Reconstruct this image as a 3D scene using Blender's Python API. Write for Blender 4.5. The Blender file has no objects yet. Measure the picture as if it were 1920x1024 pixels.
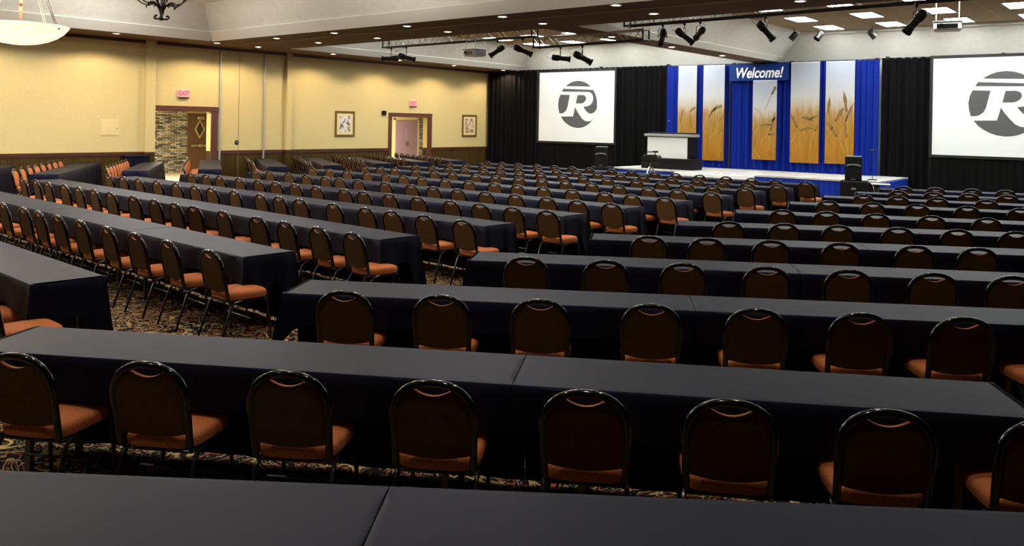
import bpy, math, random
from mathutils import Vector, Matrix
rnd = random.Random(7)
S = bpy.context.scene
COL = S.collection
PI = math.pi
R = math.radians

# ------------------------------------------------------------------ node materials
def mat(name, col=(.5, .5, .5), rough=.6, metal=0., spec=.5, sheen=0., emit=None, estr=0.):
    m = bpy.data.materials.new(name); m.use_nodes = True
    b = m.node_tree.nodes['Principled BSDF']
    b.inputs['Base Color'].default_value = (*col, 1)
    b.inputs['Roughness'].default_value = rough
    b.inputs['Metallic'].default_value = metal
    b.inputs['Specular IOR Level'].default_value = spec
    if sheen:
        b.inputs['Sheen Weight'].default_value = sheen
        b.inputs['Sheen Roughness'].default_value = .5
    if emit:
        b.inputs['Emission Color'].default_value = (*emit, 1)
        b.inputs['Emission Strength'].default_value = estr
    return m

def nodes(m):
    return m.node_tree.nodes, m.node_tree.links, m.node_tree.nodes['Principled BSDF']

def coords(m, scale=(1, 1, 1), kind='Object', rot=(0, 0, 0)):
    N, L, b = nodes(m)
    t = N.new('ShaderNodeTexCoord'); mp = N.new('ShaderNodeMapping')
    mp.inputs['Scale'].default_value = scale
    mp.inputs['Rotation'].default_value = rot
    L.new(t.outputs[kind], mp.inputs['Vector'])
    return mp.outputs['Vector']

def geo_coords(m, scale=(1, 1, 1)):
    N, L, b = nodes(m)
    t = N.new('ShaderNodeNewGeometry'); mp = N.new('ShaderNodeMapping')
    mp.inputs['Scale'].default_value = scale
    L.new(t.outputs['Position'], mp.inputs['Vector'])
    return mp.outputs['Vector']

def noise(m, vec, scale, detail=3., rough=.5, dist=0.):
    N, L, b = nodes(m)
    n = N.new('ShaderNodeTexNoise')
    n.inputs['Scale'].default_value = scale; n.inputs['Detail'].default_value = detail
    n.inputs['Roughness'].default_value = rough; n.inputs['Distortion'].default_value = dist
    L.new(vec, n.inputs['Vector'])
    return n.outputs['Fac']

def ramp(m, fac, stops, interp='LINEAR'):
    N, L, b = nodes(m)
    r = N.new('ShaderNodeValToRGB'); cr = r.color_ramp; cr.interpolation = interp
    while len(cr.elements) < len(stops): cr.elements.new(.5)
    for e, (p, c) in zip(cr.elements, stops):
        e.position = p; e.color = (*c, 1)
    L.new(fac, r.inputs['Fac'])
    return r.outputs['Color']

def bump(m, fac, strength=.3, dist=.01):
    N, L, b = nodes(m)
    n = N.new('ShaderNodeBump'); n.inputs['Strength'].default_value = strength
    n.inputs['Distance'].default_value = dist
    L.new(fac, n.inputs['Height']); L.new(n.outputs['Normal'], b.inputs['Normal'])

def base(m, colour):
    N, L, b = nodes(m); L.new(colour, b.inputs['Base Color'])

M = {}
# carpet: dark ground with gold, cream and rust scrolls
m = M['carpet'] = mat('carpet', rough=.95, spec=.05)
v = geo_coords(m)
N, L, b = nodes(m)
def bands(scale, dist, mul, stops):
    f = noise(m, v, scale, 1.5, .45, dist)
    a1 = N.new('ShaderNodeMath'); a1.operation = 'MULTIPLY'; a1.inputs[1].default_value = mul; L.new(f, a1.inputs[0])
    a2 = N.new('ShaderNodeMath'); a2.operation = 'FRACT'; L.new(a1.outputs[0], a2.inputs[0])
    return ramp(m, a2.outputs[0], stops)
K = (.008, .007, .008)
c1 = bands(2.4, 2.2, 5.0, [(0, K), (.40, K), (.45, (.48, .34, .125)), (.56, (.38, .26, .10)), (.60, K), (.78, K), (.82, (.34, .08, .04)), (.92, (.25, .06, .03)), (.96, K)])
c2 = bands(4.5, 3.0, 4.0, [(0, K), (.30, K), (.36, (.50, .42, .25)), (.46, (.42, .34, .20)), (.50, K), (1, K)])
mx = N.new('ShaderNodeMix'); mx.data_type = 'RGBA'; mx.blend_type = 'LIGHTEN'; mx.inputs['Factor'].default_value = .75
L.new(c1, mx.inputs['A']); L.new(c2, mx.inputs['B']); base(m, mx.outputs['Result'])

m = M['cloth'] = mat('black_table_linen', (.006, .006, .010), .56, spec=.17)
m.node_tree.nodes['Principled BSDF'].inputs['Specular Tint'].default_value = (.30, .40, 1, 1)
v = geo_coords(m)
bump(m, noise(m, v, 2.2, 2.5, .5, .3), .16, .02)
v2 = geo_coords(m)
base(m, ramp(m, noise(m, v2, 260, 2), [(.3, (.0042, .0044, .0088)), (.7, (.0072, .0075, .0142))]))

m = M['rust_fabric'] = mat('rust_chair_fabric', (.40, .12, .035), .85, spec=.15)
v = coords(m, (1, 1, 1))
base(m, ramp(m, noise(m, v, 180, 2), [(.35, (.32, .100, .033)), (.65, (.48, .158, .056))]))
bump(m, noise(m, v, 220, 2), .3, .002)
m = M['back_fabric'] = mat('brown_chair_back_fabric', (.03, .016, .007), .9, spec=.1)
v = coords(m, (1, 1, 1))
base(m, ramp(m, noise(m, v, 160, 2), [(.35, (.070, .033, .0115)), (.65, (.112, .057, .020))]))
M['black_tube'] = mat('black_gloss_tube', (.002, .002, .002), .12, spec=.55)
M['leg_tube'] = mat('dark_leg_tube', (.004, .004, .004), .28, spec=.4)
M['table_leg'] = mat('bronze_table_leg', (.12, .10, .07), .4, metal=.6)
M['table_top'] = mat('table_laminate', (.16, .11, .07), .5)

m = M['wallpaper'] = mat('cream_wallpaper', rough=.7, spec=.3)
v = geo_coords(m)
n1 = noise(m, v, 26, 4, .7)
base(m, ramp(m, n1, [(.3, (.545, .455, .215)), (.5, (.58, .488, .238)), (.7, (.615, .518, .262))]))
bump(m, n1, .06, .004)
m = M['wainscot'] = mat('brown_wainscot', (.05, .03, .012), .75, spec=.12)
v = geo_coords(m, (1, 1, .02))
base(m, ramp(m, noise(m, v, 34, 1), [(.4, (.040, .024, .0055)), (.6, (.060, .037, .009))]))
M['rail'] = mat('dark_wood_rail', (.075, .022, .010), .4)
M['casing'] = mat('red_brown_casing', (.085, .025, .012), .45)
m = M['plaster'] = mat('white_textured_plaster', (.66, .66, .61), .85, spec=.2)
v = geo_coords(m)
n1 = noise(m, v, 5, 6, .7, .8)
bump(m, n1, .35, .03)
base(m, ramp(m, n1, [(.3, (.62, .62, .57)), (.7, (.70, .70, .65))]))
M['moulding'] = mat('white_moulding', (.70, .70, .65), .7)
m = M['soffit'] = mat('brown_soffit', (.15, .095, .06), .8, spec=.2)
v = geo_coords(m)
base(m, ramp(m, noise(m, v, 1.2, 4), [(.3, (.14, .088, .055)), (.7, (.165, .105, .068))]))
M['soffit_strip'] = mat('tan_soffit_moulding', (.24, .17, .09), .6)
m = M['tile'] = mat('brown_ceiling_tile', (.28, .205, .125), .9, spec=.1)
N, L, b = nodes(m)
v = geo_coords(m)
bt = N.new('ShaderNodeTexBrick'); bt.offset = 0; bt.inputs['Scale'].default_value = 1
bt.inputs['Brick Width'].default_value = .61; bt.inputs['Row Height'].default_value = .61
bt.inputs['Mortar Size'].default_value = .012
bt.inputs['Color1'].default_value = (.32, .245, .155, 1); bt.inputs['Color2'].default_value = (.34, .26, .165, 1)
bt.inputs['Mortar'].default_value = (.46, .37, .24, 1)
L.new(v, bt.inputs['Vector']); base(m, bt.outputs['Color'])
M['panel_glow'] = mat('light_panel_diffuser', (.9, .9, .9), emit=(.96, 1, .95), estr=25)
M['lamp_frame'] = mat('white_lamp_frame', (.75, .75, .72), .5)
M['bulb_glow'] = mat('downlight_lens', (.9, .9, .85), emit=(1, .86, .66), estr=30)
m = M['alabaster'] = mat('alabaster_bowl', (.30, .26, .19), .5, emit=(1, .86, .62), estr=1.15)
N, L, b = nodes(m)
v = coords(m, (1, 1, 1))
L.new(ramp(m, noise(m, v, 5, 5, .6, 1), [(.3, (1, .80, .52)), (.65, (1, .92, .78))]), b.inputs['Emission Color'])
M['chrome'] = mat('satin_steel', (.55, .53, .50), .25, metal=1)
M['copper'] = mat('copper_rod', (.55, .25, .16), .3, metal=.8)
M['iron'] = mat('bronze_iron', (.020, .013, .008), .45, metal=.5)
M['black_metal'] = mat('black_fixture', (.008, .008, .008), .4)
M['black_plastic'] = mat('black_plastic', (.004, .004, .0045), .5, spec=.2)
M['grille'] = mat('speaker_grille', (.004, .004, .004), .6, spec=.15)
M['alu'] = mat('aluminium_truss', (.46, .44, .40), .35, metal=.8)
M['cable'] = mat('dark_cable', (.02, .016, .012), .5)
m = M['black_drape'] = mat('black_drape', (.0028, .0028, .0032), .85, spec=.1)
m = M['blue_drape'] = mat('blue_drape', (.0015, .016, .24), .6, spec=.15)
M['blue_band'] = mat('blue_header_cloth', (.003, .034, .20), .6, spec=.2)
M['blue_skirt'] = mat('blue_stage_skirt', (.003, .030, .36), .6, spec=.2)
M['white_letter'] = mat('white_letter', (.85, .87, .9), .5, emit=(.9, .93, 1), estr=.15)
m = M['stage_top'] = mat('grey_stage_top', (.55, .54, .53), .5)
v = geo_coords(m)
base(m, ramp(m, noise(m, v, 2.5, 5, .6), [(.3, (.42, .41, .40)), (.7, (.62, .61, .60))]))
M['white_step'] = mat('white_step', (.78, .79, .81), .5)
M['screen'] = mat('screen_white', (.66, .68, .68), .8, emit=(.95, 1.0, .98), estr=.14)  # slight glow stands in for projector light falling on the fabric
M['logo'] = mat('logo_grey', (.07, .07, .075), .8, emit=(.10, .10, .105), estr=.22)  # faint emission carries the projected light into the logo too
M['lectern_white'] = mat('lectern_white', (.70, .71, .68), .6)
M['lectern_top'] = mat('lectern_top', (.30, .30, .29), .3)
M['projector_white'] = mat('projector_white', (.85, .85, .85), .4)
M['projector_grey'] = mat('projector_grey', (.20, .215, .235), .4)
M['lens'] = mat('lens_glass', (.01, .01, .015), .05, spec=.9)
M['exit_box'] = mat('exit_box', (.72, .42, .42), .5, emit=(1, .45, .50), estr=.22)
M['exit_red'] = mat('exit_red', (.75, .03, .10), .5, emit=(1, .02, .10), estr=.7)
M['access'] = mat('access_panel_cream', (.66, .54, .28), .5)
M['gold_frame'] = mat('gold_frame', (.16, .095, .015), .35, metal=.3)
M['mat_board'] = mat('cream_mat', (.66, .58, .32), .8)
M['door_wood'] = mat('brown_door', (.155, .080, .045), .45)
M['door_purple'] = mat('mauve_door', (.34, .23, .32), .45)
M['vest_wall'] = mat('vestibule_cream', (.72, .62, .30), .8)
M['vest_floor'] = mat('vestibule_floor', (.70, .62, .44), .5)
M['track'] = mat('grey_track', (.42, .42, .40), .4, metal=.4)
M['floor_strip'] = mat('pale_floor_strip', (.55, .50, .40), .6)
m = M['stone'] = mat('ledge_stone', rough=.9, spec=.2)
N, L, b = nodes(m)
v = coords(m, (1, 1, 1), 'UV')
bt = N.new('ShaderNodeTexBrick'); bt.offset = .37; bt.inputs['Scale'].default_value = 1
bt.inputs['Brick Width'].default_value = .23; bt.inputs['Row Height'].default_value = .06
bt.inputs['Mortar Size'].default_value = .010; bt.inputs['Bias'].default_value = .1
bt.inputs['Color1'].default_value = (.92, .87, .68, 1); bt.inputs['Color2'].default_value = (.14, .14, .12, 1)
bt.inputs['Mortar'].default_value = (.03, .03, .025, 1)
L.new(v, bt.inputs['Vector']); base(m, bt.outputs['Color'])
bump(m, bt.outputs['Fac'], .6, -.03)

def picture_mat(name, seed, stops):
    m = mat(name, rough=.6)
    N, L, b = nodes(m)
    v = coords(m, (1.0, 1.0, 1.0), 'Generated')
    mp = v.node; mp.inputs['Location'].default_value = (seed, seed * .7, seed * .3)
    base(m, ramp(m, noise(m, v, 3.2, 3, .5, 1.0), stops))
    return m
M['pic_a'] = picture_mat('abstract_print', 3.1, [(.30, (.05, .03, .05)), (.42, (.30, .22, .20)), (.50, (.62, .60, .55)), (.62, (.66, .68, .66)), (.75, (.35, .36, .38))])
M['pic_b'] = picture_mat('warm_print', 8.4, [(.30, (.05, .02, .03)), (.44, (.30, .16, .07)), (.55, (.62, .52, .42)), (.70, (.68, .64, .58))])

def wheat_mat(name, off):
    m = mat(name, rough=.55, spec=.3)
    N, L, b = nodes(m)
    t = N.new('ShaderNodeTexCoord'); sp = N.new('ShaderNodeSeparateXYZ'); L.new(t.outputs['Generated'], sp.inputs[0])
    mp = N.new('ShaderNodeMapping'); mp.inputs['Scale'].default_value = (9, 1, 2.2); mp.inputs['Location'].default_value = (off, 0, off)
    L.new(t.outputs['Generated'], mp.inputs['Vector'])
    n = noise(m, mp.outputs['Vector'], 1.6, 5, .6, .6)
    ad = N.new('ShaderNodeMath'); ad.operation = 'MULTIPLY_ADD'; ad.inputs[1].default_value = .22; L.new(n, ad.inputs[0]); L.new(sp.outputs['Z'], ad.inputs[2])
    c = ramp(m, ad.outputs[0], [(0, (.30, .115, .003)), (.25, (.38, .165, .008)), (.48, (.39, .20, .03)), (.60, (.42, .255, .09)), (.68, (.50, .42, .32)), (.78, (.52, .51, .52)), (1, (.42, .46, .56))])
    mp2 = N.new('ShaderNodeMapping'); mp2.inputs['Scale'].default_value = (26, 1, 3); mp2.inputs['Location'].default_value = (off, 0, 0)
    L.new(t.outputs['Generated'], mp2.inputs['Vector'])
    n2 = noise(m, mp2.outputs['Vector'], 1.5, 4, .6, 1.)
    dk = ramp(m, n2, [(.35, (.62, .55, .42)), (.55, (1, 1, 1))])
    below = ramp(m, sp.outputs['Z'], [(.5, (1, 1, 1)), (.64, (0, 0, 0))])
    mx = N.new('ShaderNodeMix'); mx.data_type = 'RGBA'; mx.blend_type = 'MULTIPLY'
    L.new(below, mx.inputs['Factor']); L.new(c, mx.inputs['A']); L.new(dk, mx.inputs['B'])
    base(m, mx.outputs['Result'])
    return m
M['wheat_ink'] = mat('wheat_ear_ink', (.20, .115, .030), .6)
M['wheat_ink2'] = mat('wheat_stalk_ink', (.40, .25, .07), .6)

# ------------------------------------------------------------------ mesh helper
class MB:
    def __init__(s): s.v = []; s.f = []; s.mi = []; s.uv = None
    def add(s, vs, fs, mi=0):
        o = len(s.v); s.v += [tuple(p) for p in vs]; s.f += [tuple(i + o for i in q) for q in fs]; s.mi += [mi] * len(fs)
        return s
    def box(s, a, b, mi=0, bevel=0.):
        x0, y0, z0 = a; x1, y1, z1 = b
        if bevel <= 0:
            vs = [(x0, y0, z0), (x1, y0, z0), (x1, y1, z0), (x0, y1, z0), (x0, y0, z1), (x1, y0, z1), (x1, y1, z1), (x0, y1, z1)]
            return s.add(vs, [(0, 3, 2, 1), (4, 5, 6, 7), (0, 1, 5, 4), (1, 2, 6, 5), (2, 3, 7, 6), (3, 0, 4, 7)], mi)
        e = bevel; rings = []
        for z, k in ((z0, e), (z0 + e, 0), (z1 - e, 0), (z1, e)):
            X0, X1, Y0, Y1 = x0 + k, x1 - k, y0 + k, y1 - k; c = e
            rings.append([(X0 + c, Y0, z), (X1 - c, Y0, z), (X1, Y0 + c, z), (X1, Y1 - c, z), (X1 - c, Y1, z), (X0 + c, Y1, z), (X0, Y1 - c, z), (X0, Y0 + c, z)])
        return s.loft(rings, mi)
    def loft(s, rings, mi=0, cap=True, closed=True):
        n = len(rings[0]); vs = [p for r in rings for p in r]; fs = []
        for k in range(len(rings) - 1):
            for i in range(n if closed else n - 1):
                j = (i + 1) % n
                fs.append((k * n + i, k * n + j, (k + 1) * n + j, (k + 1) * n + i))
        if cap and closed:
            fs.append(tuple(range(n - 1, -1, -1))); fs.append(tuple((len(rings) - 1) * n + i for i in range(n)))
        return s.add(vs, fs, mi)
    def tube(s, pts, r, n=8, mi=0, cap=True):
        pts = [Vector(p) for p in pts]; rings = []; prev = None
        rr = r if isinstance(r, (list, tuple)) else [r] * len(pts)
        for i, p in enumerate(pts):
            a = pts[max(i - 1, 0)]; b = pts[min(i + 1, len(pts) - 1)]
            t = (b - a).normalized()
            if prev is None:
                u = t.orthogonal().normalized()
            else:
                u = (prev - t * prev.dot(t))
                u = u.normalized() if u.length > 1e-6 else t.orthogonal().normalized()
            prev = u; w = t.cross(u)
            rings.append([p + (u * math.cos(2 * PI * k / n) + w * math.sin(2 * PI * k / n)) * rr[i] for k in range(n)])
        return s.loft(rings, mi, cap)
    def lathe(s, prof, n=24, mi=0, mtx=None, cap=False):
        rings = []
        for r, z in prof:
            rings.append([Vector((max(r, 1e-4) * math.cos(2 * PI * k / n), max(r, 1e-4) * math.sin(2 * PI * k / n), z)) for k in range(n)])
        if mtx: rings = [[mtx @ p for p in q] for q in rings]
        return s.loft(rings, mi, cap)
    def prism(s, poly, y0, y1, mi=0):
        n = len(poly)
        vs = [(x, y0, z) for x, z in poly] + [(x, y1, z) for x, z in poly]
        fs = [tuple(range(n)), tuple(range(2 * n - 1, n - 1, -1))] + [(i, i + n, (i + 1) % n + n, (i + 1) % n) for i in range(n)]
        return s.add(vs, fs, mi)
    def mesh(s, name, mats, smooth=False):
        me = bpy.data.meshes.new(name); me.from_pydata(s.v, [], s.f); me.update()
        for q in (mats if isinstance(mats, (list, tuple)) else [mats]): me.materials.append(q)
        me.polygons.foreach_set('material_index', s.mi)
        if smooth:
            me.polygons.foreach_set('use_smooth', [True] * len(me.polygons))
            try: me.set_sharp_from_angle(angle=R(42))
            except Exception: pass
        return me
    def build(s, name, mats, parent=None, smooth=False, loc=None, rot=None):
        return link(name, s.mesh(name, mats, smooth), parent, loc, rot)

def link(name, data, parent=None, loc=None, rot=None):
    o = bpy.data.objects.new(name, data); COL.objects.link(o)
    if parent: o.parent = parent
    if loc is not None: o.location = loc
    if rot is not None: o.rotation_euler = rot
    return o
def tag(o, label=None, cat=None, group=None, kind=None):
    if label: o['label'] = label
    if cat: o['category'] = cat
    if group: o['group'] = group
    if kind: o['kind'] = kind
    return o
def thing(name, label, cat, loc=(0, 0, 0), rz=0, group=None):
    o = bpy.data.objects.new(name, None); COL.objects.link(o)
    o.location = loc; o.rotation_euler = (0, 0, rz); o.empty_display_size = .2
    return tag(o, label, cat, group)
KIDS = {}
def kids(o):
    if o.name not in KIDS: KIDS[o.name] = [c for c in o.children]
    return KIDS[o.name]
def dup(src, loc, rz, label, group=None, rot=None):
    r = src.copy(); COL.objects.link(r); r.location = loc
    r.rotation_euler = rot if rot else (0, 0, rz)
    r['label'] = label
    if group: r['group'] = group
    for c in kids(src):
        q = c.copy(); COL.objects.link(q); q.parent = r
        for g in kids(c):
            h = g.copy(); COL.objects.link(h); h.parent = q
    return r
def struct(o): o['kind'] = 'structure'; return o
ORD = 'first second third fourth fifth sixth seventh eighth ninth tenth eleventh twelfth thirteenth fourteenth fifteenth sixteenth'.split()

# ------------------------------------------------------------------ room shell
XW, YB, H, CZ = -24.3, 28.2, 4.33, 5.25      # yellow wall, stage wall, soffit, bay ceilings
XE, YF = 4.0, -5.0
def sbox(name, a, b, m, parent=None):
    o = MB().box(a, b).build(name, m, parent)
    if not parent: struct(o)
    return o
sbox('floor', (XW, YF, -.1), (XE, YB, 0), M['carpet'])
struct(MB().box((XE, YF, 0), (XE + .2, YB, CZ)).build('wall_right', M['wainscot']))
struct(MB().box((XW, YF - .2, 0), (XE, YF, CZ)).build('wall_front', M['wainscot']))
struct(MB().box((XW, YB, 0), (XE, YB + .2, CZ + .1)).build('wall_back', M['plaster']))
RZ = 1.0                                       # chair rail height
D1 = (12.72, 14.63, 2.25); D2 = (22.37, 24.33, 2.23)
w = MB()
segs = [(YF, D1[0]), (D1[1], D2[0]), (D2[1], YB)]
for y0, y1 in segs:
    w.box((XW - .25, y0, RZ), (XW, y1, H + .9), 0); w.box((XW - .25, y0, 0), (XW, y1, RZ), 1)
for y0, y1, z in (D1, D2):
    w.box((XW - .25, y0, z), (XW, y1, H + .9), 0)
struct(w.build('wall_left', [M['wallpaper'], M['wainscot']]))
t = MB()
for y0, y1 in ((YF, 12.40), (14.90, 17.38), (17.6, D2[0] - .17), (D2[1] + .17, YB)):
    t.box((XW, y0, RZ - .05), (XW + .03, y1, RZ + .015)); t.box((XW, y0, RZ - .10), (XW + .018, y1, RZ - .05))
struct(t.build('trim_1', M['rail']))
struct(MB().box((XW, YF, H - .09), (XW + .05, YB, H)).build('trim_2', M['rail']))
struct(MB().box((XW, YF, 0), (XW + .02, 12.4, .12)).box((XW, 17.6, 0), (XW + .02, D2[0] - .17, .12)).box((XW, D2[1] + .17, 0), (XW + .02, YB, .12)).build('baseboard_left', M['rail']))
struct(MB().box((XW, 14.9, 0), (XW + .16, 17.4, .012)).build('trim_3', M['floor_strip']))
# pilasters each side of the movable partition
for i, (y0, y1) in enumerate(((12.42, 12.72), (17.40, 17.60))):
    p = MB().box((XW, y0, RZ), (XW + .14, y1, H), 0).box((XW, y0, 0), (XW + .14, y1, RZ), 1).box((XW, y0 - .005, RZ - .06), (XW + .155, y1 + .005, RZ + .01), 2)
    struct(p.build('wall_left_pilaster', [M['wallpaper'], M['wainscot'], M['rail']]))
# movable partition posts and seam
def post(y, x, w_, label):
    o = thing('partition_post', label, 'post', (x, y, 0))
    MB().box((-.02, -w_, .05), (.035, w_, H - .1), 0, .006).build('channel', M['track'], o)
    MB().box((-.02, -w_ * 1.3, 0), (.045, w_ * 1.3, .10)).build('foot', M['track'], o)
post(14.93, XW + .02, .030, 'slim grey metal post between the stone-sided doorway and the plain partition panel')
post(16.57, XW + .02, .022, 'slim grey metal post dividing the plain partition panel from the corner pilaster')
struct(MB().box((XW, 15.62, 0), (XW + .006, 15.635, H - .1)).build('trim_4', M['soffit_strip']))
# soffit and beams (brown below, white plaster on the sloping sides)
def beam(name, lo, hi, z0=H, z1=CZ + .1, dy0=0., dy1=0.):
    # lo/hi = (x0,x1,y0,y1) at bottom and top
    x0, x1, y0, y1 = lo; X0, X1, Y0, Y1 = hi
    vs = [(x0, y0, z0), (x1, y0 + dy0, z0), (x1, y1 + dy1, z0), (x0, y1, z0), (X0, Y0, z1), (X1, Y0 + dy0, z1), (X1, Y1 + dy1, z1), (X0, Y1, z1)]
    b = MB().add(vs, [(0, 3, 2, 1)], 0).add(vs, [(4, 5, 6, 7), (0, 1, 5, 4), (1, 2, 6, 5), (2, 3, 7, 6), (3, 0, 4, 7)], 1)
    return struct(b.build(name, [M['soffit'], M['plaster']]))
s_ = 1.0
beam('ceiling_soffit', (XW, -22.5, YF, YB), (XW, -21.5, YF, YB))
beam('ceiling_beam', (-22.6, XE, 13.58, 16.42), (-22.6, XE, 12.63, 16.72), dy0=-.55, dy1=-1.15)
beam('ceiling_beam', (-12.1, -11.1, 15.85, YB), (-12.6, -10.1, 15.85, YB))
beam('ceiling_soffit', (2.4, XE, YF, YB), (1.6, XE, YF, YB))
beam('ceiling_soffit', (XW, XE, YF, -3.0), (XW, XE, YF, -2.4))
beam('ceiling_soffit', (XW, XE, YB - .05, YB), (XW, XE, YB - .55, YB))
# white moulding along the foot of each sloping side
k = .24; kk = k * 1.0 / .92
def mould(name, pts, up, wdt=.035):
    a, b = Vector(pts[0]), Vector(pts[1]); u = Vector(up)
    n = (b - a).cross(u).normalized() * wdt
    b_ = MB()
    vs = [a, b, b + u, a + u, a + n, b + n, b + u + n, a + u + n]
    b_.add(vs, [(0, 1, 2, 3), (4, 7, 6, 5), (0, 4, 5, 1), (3, 2, 6, 7), (1, 5, 6, 2), (0, 3, 7, 4)])
    return struct(b_.build(name, M['moulding']))
mould('trim_5', ((-22.5, YF, H + .005), (-22.5, 13.45, H + .005)), (.26, 0, .24))
mould('trim_6', ((-22.5, 13.58, H + .005), (2.4, 13.06, H + .005)), (0, -.25, .24), .035)
mould('trim_7', ((-22.5, 16.3, H + .005), (-22.5, YB, H + .005)), (.20, 0, .185))
mould('trim_8', ((-11.1, 16.0, H + .005), (-11.1, YB, H + .005)), (.17, 0, .155))
struct(MB().box((-10.3, YB - .60, CZ - .10), (2.4, YB - .45, CZ)).build('trim_9', M['moulding']))
struct(MB().loft([[(-22.4, 14.50, H - .02), (-22.4, 14.58, H - .02), (-22.4, 14.58, H), (-22.4, 14.50, H)], [(2.4, 13.86, H - .02), (2.4, 13.94, H - .02), (2.4, 13.94, H), (2.4, 13.86, H)]]).build('trim_10', M['soffit_strip']))
# lids over the bays
sbox('ceiling', (XW, 15.0, CZ), (XE, YB, CZ + .1), M['tile'])
sbox('ceiling', (XW, YF, CZ), (XE, 13.2, CZ + .1), M['plaster'])

# ------------------------------------------------------------------ doorways with the rooms behind them
def casing(name, y0, y1, z, left=True):
    c = MB()
    cw = .17
    if left: c.box((XW - .015, y0 - cw, 0), (XW + .04, y0, z + .001), 0, .01)
    c.box((XW - .015, y1, 0), (XW + .04, y1 + .23 if not left else y1 + .24, z + .001), 0, .01)
    c.box((XW - .015, y0 - (cw if left else 0), z), (XW + .05, y1 + .24, z + .16), 0, .01)
    return struct(c.build(name, M['casing']))
casing('door_1_casing', D1[0] + .02, D1[1], D1[2], False)
casing('door_2_casing', D2[0], D2[1], D2[2], True)
def vest(tagn, xa, y0, y1, zt):
    b = MB()
    b.box((xa, y0, -.1), (XW - .25, y1, 0), 1)
    b.box((xa, y0 - .1, 0), (XW - .25, y0, zt)); b.box((xa, y1, 0), (XW - .25, y1 + .1, zt)); b.box((xa - .1, y0, 0), (xa, y1, zt))
    b.box((xa, y0, zt), (XW - .25, y1, zt + .1))
    return struct(b.build(tagn, [M['vest_wall'], M['vest_floor']]))
vest('wall_vestibule', -29.5, 12.4, 18.9, 2.75)
struct(MB().box((XW - .25, D1[0], -.1), (XW, D1[1], .002)).build('floor_threshold', M['vest_floor']))
struct(MB().box((XW - .25, D2[0], -.1), (XW, D2[1], .002)).build('floor_threshold', M['vest_floor']))
vest('wall_vestibule', -28.2, 22.0, 30.2, 2.75)
def stone(name, x, y0, y1, z1):
    b = MB(); rr = random.Random(5); th = .075; z = 0
    me = bpy.data.meshes.new(name)
    verts = []; faces = []; uvs = []
    def q(a, b_, c, d, u0, u1, v0, v1):
        o = len(verts); verts.extend([a, b_, c, d]); faces.append((o, o + 1, o + 2, o + 3)); uvs.extend([(u0, v0), (u1, v0), (u1, v1), (u0, v1)])
    q((x + .06, y0, 0), (x + .06, y1, 0), (x + .06, y1, z1), (x + .06, y0, z1), 0, y1 - y0, 0, z1)
    q((x, y0, 0), (x + .06, y0, 0), (x + .06, y0, z1), (x, y0, z1), 0, .06, 0, z1)
    q((x + .06, y1, 0), (x, y1, 0), (x, y1, z1), (x + .06, y1, z1), 0, .06, 0, z1)
    me.from_pydata(verts, [], faces); l = me.uv_layers.new(name='UVMap')
    for i, uv in enumerate(uvs): l.data[i].uv = uv
    me.materials.append(M['stone'])
    return struct(link(name, me))
stone('wall_vestibule_stone', -29.5, 13.8, 16.76, 2.4)
stone('wall_vestibule_stone', -28.2, 27.62, 27.98, 2.4)
struct(MB().box((-29.5, 17.65, 0), (-29.46, 18.9, .95)).build('trim_11', M['wainscot']))
# brown leaf with the diamond window
d = struct(thing('door_1', None, None, (-29.42, 16.83, 0)))
MB().box((-.05, 0, .01), (.0, .80, 2.14), 0, .006).build('door_leaf', M['door_wood'], d)
MB().box((-.08, -.07, 0), (.02, 0, 2.2)).box((-.08, .80, 0), (.02, .86, 2.2)).box((-.08, -.07, 2.15), (.02, .86, 2.22)).build('door_frame', M['door_wood'], d)
g = MB(); cy, cz = .42, 1.62
def diamond(mb, r0, r1, x0, x1, mi):
    o = [(cy, cz - r1), (cy + r0, cz), (cy, cz + r1), (cy - r0, cz)]
    n = 4; vs = [(x0, a, b) for a, b in o] + [(x1, a, b) for a, b in o]
    mb.add(vs, [(0, 1, 2, 3), (7, 6, 5, 4)] + [(i, (i + 1) % 4, (i + 1) % 4 + 4, i + 4) for i in range(4)], mi)
diamond(g, .21, .36, 0, .015, 0); fr = g.build('diamond_frame', M['mat_board'], d)
g = MB(); diamond(g, .15, .28, .01, .02, 0); g.build('diamond_pane', M['lens'], d)
MB().box((0, .04, .95), (.09, .78, 1.04), 0, .01).box((0, .34, .93), (.11, .48, 1.06), 0, .01).build('panic_bar', M['chrome'], d)
MB().box((0, .30, 1.98), (.08, .58, 2.10), 0, .01).build('door_closer', M['chrome'], d)
# pair of mauve doors
d = struct(thing('door_2', None, None, (-28.15, 26.15, 0)))
for i in range(2):
    l = MB().box((-.04, i * .71, .01), (0, i * .71 + .70, 2.12), 0, .006).build('door_leaf', M['door_purple'], d)
    MB().box((0, .62 if i == 0 else .74, .95), (.05, .68 if i == 0 else .80, 1.15), 0, .01).build('door_handle', M['chrome'], l)
MB().box((-.05, -.07, 0), (.03, 0, 2.2)).box((-.05, 1.41, 0), (.03, 1.47, 2.2)).box((-.05, -.07, 2.13), (.03, 1.47, 2.22)).build('door_frame', M['mat_board'], d)

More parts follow.
